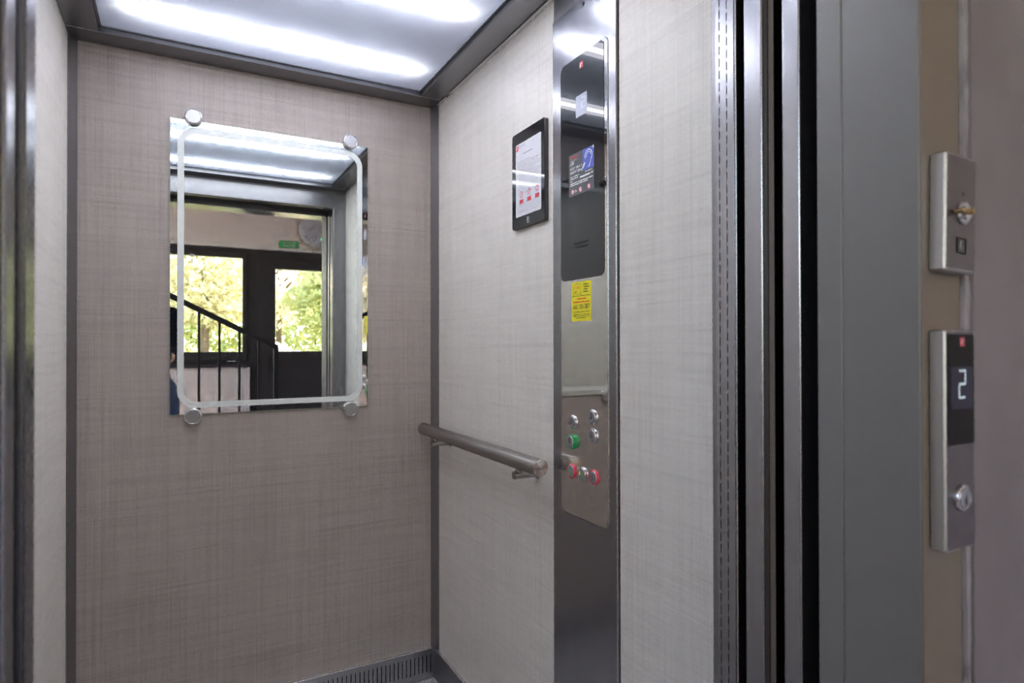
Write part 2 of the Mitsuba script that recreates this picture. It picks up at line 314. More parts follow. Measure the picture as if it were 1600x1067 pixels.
add('wall_front__plaster', Fm(ext(ragged(-2.3, JX0 - FW + .001, 0, 2.95, False, 5), .010), YW + .002), 'mat_plaster')
add('wall_front__plaster', cbox(JX0 - FW, JX1 + FW, YP, YW + .002, 2.0 + FW + .001, 2.95), 'mat_plaster')
add('wall_front__core', cbox(JX1 + .031, 2.3, YW + .003, .535, -.04, 2.95), 'mat_concrete')
add('wall_front__core', cbox(-2.3, JX0 - .031, YW + .003, .535, -.04, 2.95), 'mat_concrete')
add('wall_front__core', cbox(JX0 - .03, JX1 + .03, YW + .003, .535, 2.004, 2.95), 'mat_concrete')
lab('wall_shaft', 'concrete lift shaft around the car', kind='structure')
for i, b in enumerate([(-.95, -.85, .536, 2.6, -.5, 3.0), (1.5, 1.6, .536, 2.6, -.5, 3.0), (-.95, 1.6, 2.6, 2.7, -.5, 3.0), (-.95, 1.6, .40, 2.7, 3.0, 3.1), (-.95, 1.6, .536, 2.7, -.6, -.5)]):
    add('wall_shaft__slab', cbox(*b), 'mat_concrete')

# ------------------------------------------------------------------ landing room behind the camera (seen in the mirror)
YW2 = -3.3
LX0, LX1, LZ = -2.3, 2.3, 2.95
struct('floor_landing', cbox(LX0 - .1, LX1 + .1, YW2 - .2, .60, -.14, -.041 + .04), 'mat_tiles', 'grey tiled landing floor')
struct('ceiling_landing', cbox(LX0 - .1, LX1 + .1, YW2 - .2, .54, LZ, LZ + .1), 'mat_wall_white', 'white landing ceiling')
SWY0, SWY1, SWZ0, SWZ1 = -2.9, -.5, 1.55, 2.80  # opening of the added window that lets in more daylight
wl_ = sbox(YW2 - .2, -.04, .54, LZ).difference(sbox(SWY0, SWZ0, SWY1, SWZ1))
struct('wall_landing_left', frame_at(ext(wl_, .1), (LX0 - .1, 0, 0), (0, 1, 0), (0, 0, 1)), 'mat_wall_white', 'white landing side wall with an opening for the added window')
struct('wall_landing_right', cbox(LX1, LX1 + .1, YW2 - .2, .54, -.04, LZ), 'mat_wall_white', 'white landing side wall')
WX0, WX1, DX0, DX1, WZ0 = -1.75, 0.70, 0.74, 1.78, 0.995
w = sbox(LX0, 0, LX1, LZ).difference(sbox(WX0, WZ0, WX1, 2.32)).difference(sbox(WX1, 0, DX1, 2.32)).difference(sbox(WX1 - .001, WZ0, DX0, 2.32))
struct('wall_far', Fm(ext(w, .18), YW2), 'mat_wall_white', 'pinkish white wall above and below the landing windows')
struct('trim_9', cbox(LX0, LX1, YW2, YW2 + .012, 2.322, 2.345, .003), 'mat_white', 'pale strip along the wall above the dark window frames')
def fr(key, x0, x1, z0, z1, wd, y0=YW2 - .13, y1=YW2 - .05, b=.003):
    s = sbox(x0, z0, x1, z1).difference(sbox(x0 + wd[0], z0 + wd[1], x1 - wd[2], z1 - wd[3]))
    return add(key, Fm(ext(s, y1 - y0), y1), 'mat_anthracite')
def pane(key, x0, x1, z0, z1, y):
    return add(key, trimesh.Trimesh([[x0, y, z0], [x1, y, z0], [x1, y, z1], [x0, y, z1]], [[0, 1, 2], [0, 2, 3]]), 'mat_pane')
lab('window_1', 'landing window with a dark anthracite frame and trees outside', kind='structure')
fr('window_1__frame', WX0, WX1, WZ0, 2.32, (.04, .06, .035, .05))
fr('window_1__sash', -.555, .665, WZ0 + .061, 2.269, (.045, .092, .036, .056), YW2 - .11, YW2 - .03)
pane('window_1__pane', -.515, .632, 1.145, 2.215, YW2 - .08)
fr('window_1__sash', -1.709, -.56, WZ0 + .061, 2.269, (.045, .092, .036, .056), YW2 - .11, YW2 - .03)
pane('window_1__pane', -1.67, -.595, 1.145, 2.215, YW2 - .08)
add('window_1__sill', cbox(WX0, WX1, YW2 - .06, YW2 + .03, WZ0 - .02, WZ0 + .015, .004), 'mat_anthracite')
add('window_1__latch', cat([tube((.09, YW2 - .015, 2.205), (.145, YW2 - .015, 2.205), .014, 14), tube((.116, YW2 - .015, 2.21), (.116, YW2 - .015, 2.11), .006, 10), cbox(.105, .128, YW2 - .032, YW2 - .01, 2.195, 2.222, .003)]), 'mat_white', 40)
add('window_1__vent_cap', cbox(.47, .56, YW2 - .03, YW2 - .018, 1.035, 1.05, .003), 'mat_wall_white')
lab('added_window_2', 'unseen window added in the landing side wall to brighten the landing', kind='structure')  # out of view, added to bring daylight into landing and car
wf = sbox(SWY0, SWZ0, SWY1, SWZ1); wf = wf.difference(sbox(SWY0 + .06, SWZ0 + .06, -1.73, SWZ1 - .06)).difference(sbox(-1.67, SWZ0 + .06, SWY1 - .06, SWZ1 - .06))
add('added_window_2__frame', frame_at(ext(wf, .06), (LX0 - .08, 0, 0), (0, 1, 0), (0, 0, 1)), 'mat_anthracite')
for a, b in ((SWY0 + .05, -1.72), (-1.68, SWY1 - .05)):
    add('added_window_2__pane', trimesh.Trimesh([[LX0 - .05, a, SWZ0 + .05], [LX0 - .05, b, SWZ0 + .05], [LX0 - .05, b, SWZ1 - .05], [LX0 - .05, a, SWZ1 - .05]], [[0, 1, 2], [0, 2, 3]]), 'mat_pane')
lab('door_5', 'anthracite glazed entrance door of the landing with a solid lower panel', kind='structure')
fr('door_5__frame', WX1 + .001, DX1, 0, 2.32, (.085, .0, .05, .10))
fr('door_5__leaf', WX1 + .09, DX1 - .055, .02, 2.215, (.185, .25, .10, .105), YW2 - .115, YW2 - .025)
add('door_5__lower_panel', cbox(.97, 1.63, YW2 - .09, YW2 - .05, .26, 1.15, .003), 'mat_anthracite')
add('door_5__rail', cbox(.97, 1.63, YW2 - .105, YW2 - .03, 1.07, 1.148, .003), 'mat_anthracite')
pane('door_5__pane', .972, 1.628, 1.14, 2.115, YW2 - .075)
add('door_5__handle', cat([tube((.90, YW2 - .02, 1.04), (.90, YW2 + .04, 1.04), .010), tube((.90, YW2 + .035, 1.04), (1.02, YW2 + .035, 1.04), .010), cbox(.882, .918, YW2 - .025, YW2 - .015, .94, 1.10, .003)]), 'mat_rubber', 40)

# exit sign, round lamp
lab('exit_sign', 'small green EXIT sign on the wall above the landing door, seen in the mirror', 'sign')
add('exit_sign__plate', Bk(ext(rrect(-1.228, -1.011, 2.357, 2.438, .003), .004), YW2 + .001), 'mat_green')
add('exit_sign__lettering', Bk(up(text_at('EXIT', .052, -1.1195, 2.371, .0006, True, .150, True), .004), YW2 + .001), 'mat_print_white')
lab('round_lamp', 'round white wall lamp with a green light beside the EXIT sign, seen in the mirror', 'lamp')
lamp = lambda pr: frame_at(lathe(pr, 56), (1.417, YW2, 2.575), (-1, 0, 0), (0, 0, 1))
add('round_lamp__base', lamp([(0, .001), (.222, .001), (.226, .02), (.222, .045), (.195, .052), (0, .052)]), 'mat_lamp_ring', 40)
add('round_lamp__shade', lamp([(.193, .050), (.190, .066), (.165, .082), (.11, .094), (.05, .099), (0, .1)]), 'mat_lamp_shade', 60)
k = add('round_lamp__indicator', trimesh.creation.icosphere(2, .012).apply_translation((1.478, YW2 + .092, 2.472)), 'mat_green', True)
scene[k]['emitter'] = {'type': 'area', 'radiance': rgb(.15, 2.2, .6)}; lab(k, 'green pilot light')

# staircase with railing
ztop = lambda x: 1.600 - .518 * x
lab('staircase', 'grey stair flight behind the railing', kind='structure')
for i in range(7):
    x1 = .70 - .30 * i
    add('staircase__step', cbox(x1 - .30, x1, -2.42, -1.34, max(0.0005, .155 * i - .12), .155 * (i + 1) - .002, .003), 'mat_tiles')
RY = -1.3
lab('stair_railing', 'dark metal stair railing with upright bars, seen in the mirror', 'railing')
dx, L = np.array([1, 0, -.518]) / math.hypot(1, .518), 0
def slopebar(x0, x1, off, h, w):
    pts = [(x0, ztop(x0) - off), (x1, ztop(x1) - off), (x1, ztop(x1) - off - h), (x0, ztop(x0) - off - h)]
    return Fm(ext(Polygon(pts), w), RY + w / 2)
add('stair_railing__handrail', slopebar(-1.4, .735, 0, .046, .045), 'mat_anthracite')
add('stair_railing__stringer', Fm(ext(Polygon([(-1.4, ztop(-1.4) - 1.02), (.735, ztop(.735) - 1.02), (.735, .002), (.35, .002), (-1.4, .85)]), .03), RY + .015), 'mat_anthracite')
for i in range(-10, 4):
    x = .136 + .147 * i + (.0 if i < 0 else .002 * i)
    if x < -1.37: continue
    add('stair_railing__baluster', cbox(x - .009, x + .009, RY - .009, RY + .009, ztop(x) - 1.025, ztop(x) - .042, .001), 'mat_anthracite')
add('stair_railing__newel', cbox(.70, .738, RY - .02, RY + .02, 0.001, ztop(.72) - .03, .002), 'mat_anthracite')

# ------------------------------------------------------------------ mirror
MX0, MX1, MZ0, MZ1, MY = -0.027, 0.577, 1.006, 1.907, 2.122
lab('mirror', 'frameless mirror with a frosted border line and four round steel clips on the brown wall', 'mirror')
g = Fm(ext(sbox(MX0, MZ0, MX1, MZ1), .006), MY + .006)
add('mirror__glass_edge', Fm(ext(sbox(MX0 - .0004, MZ0 - .0004, MX1 + .0004, MZ1 + .0004), .0050), MY + .0058), 'mat_glass_edge')
add('mirror__glass', Fm(ext(sbox(MX0 + .0006, MZ0 + .0006, MX1 - .0006, MZ1 - .0006), .001), MY + .001), 'mat_mirror')
fb = rrect(MX0 + .020, MX1 - .020, MZ0 + .019, MZ1 - .022, .052, 16); fb = fb.difference(rrect(MX0 + .038, MX1 - .038, MZ0 + .037, MZ1 - .040, .036, 16))
k = add('mirror__frosted_line', Fm(ext(fb, .0003), MY - .0001), 'mat_frosted'); lab(k, 'frosted rounded border line')
for x, z in ((.036, 1.917), (.515, 1.915), (.036, .9995), (.5155, .998)):
    c = lathe([(0, 0), (.0225, 0), (.0242, .001), (.0246, .004), (.0246, .011), (.0234, .0132), (.0215, .0140), (.0207, .0136), (.0207, .005), (0, .005)], 48)
    k = add('mirror__clip', frame_at(c, (x, MY - .0006, z), (1, 0, 0), (0, 0, 1)), 'mat_chrome', 25)
    add(k + '__face', frame_at(lathe([(0, .006), (.0206, .006), (.0206, .0130), (.0200, .0135), (0, .0137)], 48), (x, MY - .0006, z), (1, 0, 0), (0, 0, 1)), 'mat_clip', 25)
    add('mirror__clip_pin', tube((x, MY, z + (.011 if z > 1.5 else -.011)), (x, YB, z + (.011 if z > 1.5 else -.011)), .008, 16), 'mat_chrome', 40)

# ------------------------------------------------------------------ handrail
lab('handrail', 'round brushed steel handrail on two short wall brackets', 'handrail')
HXr, HZr, HY_0, HY_1, HR = 0.772, 0.916, 1.281, 2.098, 0.0213
add('handrail__rail', frame_at(lathe([(0, 0), (HR - .001, 0), (HR, .001), (HR, HY_1 - HY_0 - .001), (HR - .001, HY_1 - HY_0), (0, HY_1 - HY_0)], 48), (HXr, HY_0, HZr), (1, 0, 0), (0, 0, -1)), 'mat_rail', 40)
def cap_spin(p, n, uv):
    a = dr.atan2(p.z - HZr, p.x - HXr); return mi.Color3f(.58, .55, .53) * (0.35 + 0.65 * dr.square(dr.abs(dr.cos(a * 1.5 + .6))))
mat('mat_spun', {'type': 'twosided', 'bsdf': {'type': 'roughconductor', 'material': 'none', 'alpha_u': .32, 'alpha_v': .06, 'specular_reflectance': rgb(.6, .57, .55)}})
th = np.linspace(0, 2 * np.pi, 65)[:-1]
rings = [(.0004, 0), (HR * .5, 0), (HR - .0012, 0)]
V = np.array([[r * math.cos(t), 0, r * math.sin(t)] for r, _ in rings for t in list(th) + [2 * np.pi]]); UVc = np.array([[i / 2, t / (2 * np.pi)] for i in range(3) for t in list(th) + [2 * np.pi]])
n_ = 65; Fc = [q for i in range(2) for j in range(64) for q in ([i * n_ + j, (i + 1) * n_ + j, (i + 1) * n_ + j + 1], [i * n_ + j, (i + 1) * n_ + j + 1, i * n_ + j + 1])]
k = add('handrail__end_cap', trimesh.Trimesh(V + [HXr, HY_0 - .0006, HZr], Fc, process=False), 'mat_spun', False, uv=UVc); lab(k, 'spun steel end disc with fan-shaped shine')
for y in (1.395, 1.985):
    b = cat([tube((HXr - .013, y, HZr - .037), (XR + .0005, y, HZr - .037), .0105), tube((HXr, y, HZr - .037), (HXr, y, HZr - .018), .007), frame_at(lathe([(0, 0), (.016, 0), (.016, .002), (.015, .003), (0, .003)], 32), (XR + .0005, y, HZr - .037), (0, -1, 0), (0, 0, 1))])
    add('handrail__bracket', b, 'mat_rail', 40)

# ------------------------------------------------------------------ control panel
CX = XR - .006        # face of the cover plate
lab('control_panel', 'tall steel lift control panel with black glass top and round floor buttons', 'control panel')
add('control_panel__cover_plate', cbox(CX, XR + .010, 1.052, 1.305, .004, 2.024, .0005), 'mat_cover')
add('control_panel__top_plate', cbox(CX + .003, XR + .010, 1.054, 1.303, 2.0255, ZC - .006, .0008), 'mat_steel_dark')
add('control_panel__screw', R(up(lathe([(0, 0), (.0042, 0), (.0042, .001), (.0034, .0016), (.001, .0016), (0, .0006)], 20), 0).apply_translation((-1.171, 2.0085, 0)), CX), 'mat_rubber', 30)
rim = rrect(-1.2655, -1.0775, .811, 1.8955, .016)
add('control_panel__insert_rim', R(up(bevel_plate(rim, .0022, .0012), 0), CX + .0002), 'mat_rim')
k = add('control_panel__button_plate', R(ext(rrect(-1.2640, -1.0800, .8135, 1.893, .015), .0006), CX - .0018), 'mat_polished'); lab(k, 'mirror-polished plate with the buttons')
k = add('control_panel__display_glass', R(ext(rrect(-1.2634, -1.0895, 1.3695, 1.8925, .0155), .0012), CX - .0022), 'mat_black_glass'); lab(k, 'black glass upper plate')
GX = CX - .0034
red, wh = logo(-1.1757, 1.8680, .0145, .0002, 0)
add('control_panel__logo', R(red, GX), 'mat_print_red'); add('control_panel__logo_mark', R(wh, GX), 'mat_print_white')
k = add('control_panel__display', R(ext(rrect(-1.1983, -1.1530, 1.7496, 1.7996, .004), .0003), GX), 'mat_display'); lab(k, 'pale display window')
add('control_panel__display_digit', R(up(ext(seven_two(-1.168, 1.779, .016, .026, .0028), .0002), .0003), GX), 'mat_display_digit')
add('control_panel__microphone_hole', R(up(lathe([(0, 0), (.0018, 0), (.0018, .0004), (0, .0004)], 14), 0).apply_translation((-1.178, 1.545, 0)), GX), 'mat_black')
add('control_panel__knob', R(lathe([(0, 0), (.0055, 0), (.0062, .003), (.0058, .0055), (.004, .0072), (0, .0078)], 28).apply_translation((-1.0965, 1.5735, 0)), GX), 'mat_rubber', 40)
for z in (1.4540, 1.4447):
    add('control_panel__speaker_slot', R(ext(rrect(-1.2080, -1.1482, z - .0021, z + .0021, .002, 4), .0003), GX), 'mat_black')
PX = CX - .0024
def button(y, z, glyph, ring='mat_chrome', face='mat_chrome', proud=0.0, r=.0172):
    o = lambda pr, n=44: R(lathe(pr, n).apply_translation((-y, z, 0)), PX)
    k = add('control_panel__button', o([(0, 0), (r * .86, 0), (r * .86, .0045 + proud), (r * .80, .0056 + proud), (r * .3, .0058 + proud), (0, .0058 + proud)]), face, 30)
    add(k + '__ring', o([(r * .86, 0), (r, 0), (r, .003 + proud * .8), (r * .95, .0048 + proud), (r * .88, .005 + proud), (r * .86, .0042 + proud)]), ring, 30)
    for gl, m in glyph:
        add(k + '__symbol', R(up(gl.copy().apply_translation((-y, z, 0)), .0058 + proud), PX), m)
    return k
def num(s, h=.0115): return [(text_at(s, h, 0, -h * .30, .0004, True, None, True), 'mat_print_black')]
metal('mat_button', (0.52, 0.52, 0.56), 0.12)
def braille():
    return ext(union_all([Point(-.003, -.0085).buffer(.0011), Point(0, -.0085).buffer(.0011), Point(.003, -.0085).buffer(.0011)]), .0004)
for s, y, z in (('2', 1.2135, 1.0325), ('3', 1.135, 1.0530), ('1', 1.134, 1.0100)):
    k = button(y, z, num(s) + [(braille(), 'mat_chrome')], face='mat_button'); lab(k, f'round steel floor button marked {s}')
k = button(1.2145, .9865, num('0') + [(braille(), 'mat_chrome')], ring='mat_green', face='mat_button', proud=.005); lab(k, 'round steel floor button marked 0 with a green ring')
tri = lambda s, cx: ext(Polygon([(cx - s * .0022, -.0040), (cx - s * .0022, .0040), (cx + s * .0030, 0)]), .0004)
bar = ext(sbox(-.0006, -.0055, .0006, .0055), .0004)
k = button(1.2185, .9160, [(tri(1, -.0042), 'mat_green'), (tri(-1, .0042), 'mat_green'), (bar, 'mat_print_black')], ring='mat_red_ring', face='mat_button'); lab(k, 'door close button with a red ring')
bell = ext(Polygon([(-.0095, -.0015), (-.0078, .0035), (-.0055, .0075), (-.0032, .0035), (-.0018, -.0015)]).union(Point(-.0057, -.0022).buffer(.0016)), .0004)
ph = ext(Point(.0045, -.003).buffer(.0045).difference(Point(.0070, .0005).buffer(.0028)), .0004)
k = button(1.1735, .9170, [(bell, 'mat_yellow'), (ph, 'mat_green')], face='mat_button'); lab(k, 'alarm button with a yellow bell and green receiver')
k = button(1.1295, .9175, [(tri(-1, -.0042), 'mat_print_red'), (tri(1, .0042), 'mat_green'), (bar, 'mat_print_black')], ring='mat_red_ring', face='mat_button'); lab(k, 'door open button with a red ring')
for y, z in ((1.2128, .8625), (1.1336, .8655)):
    add('control_panel__blank_ring', R(ext(Point(-y, z).buffer(.0165, 24).difference(Point(-y, z).buffer(.0158, 24)), .00012), PX), 'mat_steel_dark')

# stickers on the panel
lab('hearing_sticker', 'grey notice sticker with a blue ear symbol on the black glass', 'sticker')
SX = GX
add('hearing_sticker__film', R(ext(rrect(-1.2275, -1.1265, 1.5685, 1.6680, .003), .0002), SX), 'mat_sticker_grey')
k = add('hearing_sticker__ear_field', R(up(ext(sbox(-1.1702, 1.6190, -1.1268, 1.6675), .0001), .0002), SX), 'mat_sticker_blue'); lab(k, 'blue field with a white ear')
ec, es = np.array([-1.1475, 1.6490]), .0135
def arc(cx, cy, r, a0, a1, w, n=24): 
    return LineString([(cx + r * math.cos(math.radians(a)), cy + r * math.sin(math.radians(a))) for a in np.linspace(a0, a1, n)]).buffer(w / 2)
ear = union_all([arc(ec[0], ec[1], es, -20, 200, .0022), arc(ec[0], ec[1], es * .62, 10, 190, .0020), LineString([(ec[0] + es * .94, ec[1] - es * .34), (ec[0] + es * .5, ec[1] - es * 1.2), (ec[0] + es * .25, ec[1] - es * 1.75), (ec[0] - es * .1, ec[1] - es * 1.9)]).buffer(.0011),
                 affinity.rotate(sbox(-1.1690, 1.6225, -1.1640, 1.6385), -40), Polygon([(-1.1335, 1.6675), (-1.1268, 1.6675), (-1.1268, 1.6590)])])
add('hearing_sticker__ear_symbol', R(up(ext(ear, .0001), .0003), SX), 'mat_print_white')
add('hearing_sticker__red_lettering', R(up(text_at('VÝTAHY', .0078, -1.2215, 1.6552, .0001, True, .033), .0002), SX), 'mat_print_red')
tx = [text_at('LINE', .0066, -1.2215, 1.6428, .0001, True, .015), text_at('POČET OSOB  8', .0055, -1.2215, 1.6310, .0001, True, .048), text_at('NOSNOST 630 kg', .0055, -1.2215, 1.6220, .0001, True, .048)]
wl = word_lines(-1.221, -1.192, 1.6525, .0010, [3, 2, 1, 1]) + word_lines(-1.2215, -1.185, 1.6145, .0020, [5, 4, 3, 2]) + word_lines(-1.2215, -1.190, 1.6095, .0020, [6, 4, 2]) + word_lines(-1.2215, -1.213, 1.6045, .0020, [2]) + [sbox(-1.182, 1.6048, -1.142, 1.6088)] + word_lines(-1.162, -1.134, 1.6150, .0018, [4, 3, 2]) + word_lines(-1.139, -1.130, 1.6080, .0030, [2, 2]) + word_lines(-1.2215, -1.130, 1.5985, .0022, [5, 3, 6, 4, 2, 5]) + word_lines(-1.2215, -1.150, 1.5940, .0022, [3, 6, 4, 5])
add('hearing_sticker__lettering', R(up(cat(tx + [ext(union_all(wl), .0001)]), .0002), SX), 'mat_print_white')
ring_ = lambda cx, cy, r: Point(cx, cy).buffer(r, 20).difference(Point(cx, cy).buffer(r * .76, 20)).union(affinity.rotate(sbox(cx - r, cy - r * .1, cx + r, cy + r * .1), 45))
for cx in (-1.212, -1.180, -1.146):
    add('hearing_sticker__pictogram_disc', R(up(ext(Point(cx, 1.5785).buffer(.0066, 20), .0001), .0002), SX), 'mat_print_white')
    add('hearing_sticker__pictogram', R(up(ext(ring_(cx, 1.5785, .0066), .0001), .0003), SX), 'mat_print_red')
add('hearing_sticker__count', R(up(text_at('3x', .006, -1.204, 1.5755, .0001, True), .0002), SX), 'mat_print_white')

lab('phone_sticker', 'yellow service phone sticker on the polished plate below the black glass', 'sticker')
YX = PX
add('phone_sticker__film', R(ext(sbox(-1.2190, 1.2715, -1.1400, 1.3635), .0002), YX), 'mat_yellow')
lg = sbox(-1.2125, 1.3340, -1.1800, 1.3590); lg = lg.difference(lg.buffer(-.0005))
blk = [ext(union_all([lg, sbox(-1.2160, 1.3300, -1.1440, 1.3312), sbox(-1.2140, 1.2925, -1.1440, 1.2937)] + word_lines(-1.170, -1.148, 1.3560, .0020, [1, 6]) + word_lines(-1.170, -1.148, 1.3505, .0020, [1, 6]) + word_lines(-1.170, -1.154, 1.3448, .0020, [1, 4]) + word_lines(-1.170, -1.153, 1.3393, .0020, [1, 4])), .0001),
       text_at('602 306 387', .0098, -1.2125, 1.3005, .0001, True, .066), text_at('LINE', .0052, -1.2090, 1.3370, .0001, False, .014),
       ext(union_all(word_lines(-1.2120, -1.146, 1.2868, .0014, [6, 3, 1, 2, 4, 3]) + word_lines(-1.2120, -1.146, 1.2828, .0014, [4, 2, 7, 3]) + word_lines(-1.2000, -1.160, 1.2788, .0014, [2, 5, 4])), .0001)]
add('phone_sticker__black_lettering', R(up(cat(blk), .0002), YX), 'mat_print_black')
add('phone_sticker__logo_lettering', R(up(text_at('VÝTAHY', .0058, -1.2090, 1.3470, .0001, False, .025), .0002), YX), 'mat_print_orange')
rd = [ext(union_all(word_lines(-1.196, -1.160, 1.3235, .0030, [6, 5]) + word_lines(-1.2120, -1.146, 1.3160, .0032, [9, 4, 1, 4])), .0001)]
add('phone_sticker__red_lettering', R(up(cat(rd), .0002), YX), 'mat_print_orange')

# ------------------------------------------------------------------ notice board
lab('notice_board', 'black framed notice with a printed white sheet on the cream wall beside the control panel', 'notice board')
bo = rrect(-1.5110, -1.3355, 1.5350, 1.8000, .008)
NX = XR - .0005
add('notice_board__frame', R(bevel_plate(bo, .0105, .0012), NX), 'mat_board_frame')
add('notice_board__cover', R(up(ext(rrect(-1.5090, -1.3375, 1.5370, 1.7980, .007), .0004), .0104), NX), 'mat_black_glass')
BX = NX - .0109
k = add('notice_board__sheet', R(ext(rrect(-1.4890, -1.3530, 1.5670, 1.7670, .003), .0002), BX), 'mat_paper'); lab(k, 'white printed sheet')
red, wh = logo(-1.4805, 1.7560, .014, .0001, .0002)
add('notice_board__logo', R(red, BX), 'mat_print_red'); add('notice_board__logo_mark', R(wh, BX), 'mat_print_white')
L_ = word_lines(-1.470, -1.438, 1.7600, .0016, [3, 5]) + word_lines(-1.470, -1.436, 1.7555, .0014, [4, 4, 2]) + word_lines(-1.448, -1.399, 1.7345, .0026, [3, 5, 4, 4])
rnd = random.Random(3)
for i, z in enumerate(np.arange(1.716, 1.628, -.0058)):
    ws = [rnd.randint(2, 7) for _ in range(9 if i != 1 else 5)]
    L_ += word_lines(-1.482 if i < 3 else -1.474, -1.358 - (rnd.random() * .02 if i % 3 == 2 else 0) - (.05 if i == 0 else 0), z, .0013, ws)
bx = sbox(-1.476, 1.5775, -1.361, 1.6015); bx = bx.difference(bx.buffer(-.0004))
L_ += [bx] + word_lines(-1.472, -1.440, 1.5975, .0012, [4, 3]) + word_lines(-1.472, -1.436, 1.5810, .0012, [3, 2, 4])
add('notice_board__lettering', R(up(ext(union_all(L_), .0001), .0002), BX), 'mat_print_grey')
for cx in (-1.4571, -1.4152, -1.3734):
    add('notice_board__pictogram', R(up(ext(ring_(cx, 1.6255, .0085), .0001), .0002), BX), 'mat_print_red')
    add('notice_board__red_label', R(up(ext(sbox(cx - .0105, 1.6010, cx + .0105, 1.6125), .0001), .0003), BX), 'mat_print_red')
sq = sbox(-1.4275, 1.5455, -1.4165, 1.5595); sq = sq.difference(sq.buffer(-.0007)).union(LineString([(-1.4245, 1.5485), (-1.4245, 1.556), (-1.4200, 1.556), (-1.4200, 1.552), (-1.4245, 1.552)]).buffer(.0005)).union(sbox(-1.4280, 1.5445, -1.4140, 1.5452))
add('notice_board__emblem', R(ext(sq, .0001), BX), 'mat_print_white')

# ------------------------------------------------------------------ landing call boxes on the beige frame
def chrome_box(x0, x1, z0, z1, depth):
    """a box with bevelled edges standing on the frame face"""
    a = cbox(x0, x1, YW - depth, YW, z0, z1, .0022); return a
def tilt(mesh, c, deg):
    mesh = mesh.copy(); mesh.apply_transform(trimesh.transformations.rotation_matrix(math.radians(deg), (0, 1, 0), (c[0], YW, c[1]))); return mesh
D0 = .0185; FY = YW - D0
tl = lambda m: tilt(m, (.809, 1.369), 1.8)
lab('key_switch_box', 'small chrome key switch box on the beige door frame above the call box', 'switch box')
add('key_switch_box__housing', tl(chrome_box(.7735, .8405, 1.300, 1.4385, D0)), 'mat_box')
k = add('key_switch_box__faceplate', tl(Fm(ext(rrect(.7762, .8378, 1.3035, 1.4350, .002), .0004), FY)), 'mat_face'); lab(k, 'dull steel front')
lz = lambda pr, x, z, n=36: frame_at(lathe(pr, n), (x, FY - .0004, z), (1, 0, 0), (0, 0, 1))
add('key_switch_box__lock', tl(lz([(0, 0), (.0135, 0), (.0138, .002), (.0120, .0038), (.0085, .0040), (.008, .0062), (0, .0064)], .8095, 1.3697)), 'mat_chrome', 30)
kb = cat([cbox(.7890, .8125, FY - .0105, FY - .0060, 1.3680, 1.3715, .0008), tube((.7900, FY - .0115, 1.3690), (.7900, FY - .003, 1.3690), .0034, 14), tube((.8115, FY - .0115, 1.3705), (.8115, FY - .003, 1.3705), .0034, 14)])
k = add('key_switch_box__key', tl(kb), 'mat_brass', 40); lab(k, 'brass key lever across the lock')
add('key_switch_box__indicator', tl(lz([(0, 0), (.0020, 0), (.0016, .0008), (0, .0008)], .811, 1.3926, 14)), 'mat_rubber')
wn = Fm(up(ext(sbox(.7970, 1.3215, .8175, 1.3405).difference(sbox(.799, 1.3232, .8155, 1.3388)), .0010), .0004), FY)
add('key_switch_box__window_frame', tl(wn), 'mat_rubber')
k = add('key_switch_box__window', tl(Fm(up(ext(sbox(.799, 1.3232, .8155, 1.3388), .0003), .0004), FY)), 'mat_black_glass'); lab(k, 'small dark window')
add('key_switch_box__window_mark', tl(Fm(up(ext(sbox(.8045, 1.3265, .8075, 1.3365), .0002), .0007), FY)), 'mat_print_grey')

lab('call_box', 'tall chrome landing call box with black display showing 2 and a round button', 'call panel')
add('call_box__housing', chrome_box(.7710, .8345, .9755, 1.2325, D0), 'mat_box')
k = add('call_box__faceplate', Fm(ext(rrect(.7735, .8322, .9785, 1.2300, .002), .0004), FY), 'mat_face'); lab(k, 'dull steel front')
k = add('call_box__display_glass', Fm(up(ext(rrect(.7737, .8320, 1.0985, 1.2270, .0015), .0006), .0004), FY), 'mat_box_glass'); lab(k, 'black glass display field')
add('call_box__screen', Fm(up(ext(sbox(.7820, 1.1400, .8285, 1.1893), .0002), .0010), FY), 'mat_screen')
k = add('call_box__digit', Fm(up(ext(seven_two(.8052, 1.1690, .0165, .0345, .0031), .0002), .0012), FY), 'mat_display_digit'); lab(k, 'pale glowing digit 2')
scene[k]['emitter'] = {'type': 'area', 'radiance': rgb(.20, .27, .29)}
red, wh = logo(.8061, 1.2183, .0105, .0002, .0010)
add('call_box__logo', Fm(red, FY), 'mat_print_red'); add('call_box__logo_mark', Fm(wh, FY), 'mat_print_white')
k = add('call_box__button', lz([(0, 0), (.0128, 0), (.0128, .0040), (.0115, .0052), (.004, .0056), (0, .0056)], .8026, 1.0367), 'mat_button', 30)
add('call_box__button__ring', lz([(.0128, 0), (.0158, 0), (.0158, .0022), (.0148, .0040), (.0133, .0046), (.0128, .0040)], .8026, 1.0367, 44), 'mat_chrome', 30)
add('call_box__button__symbol', Fm(up(ext(Polygon([(.7986, 1.0330), (.8066, 1.0330), (.8026, 1.0425)]).union(sbox(.8016, 1.0290, .8036, 1.0340)), .0003), .0060), FY), 'mat_print_black')

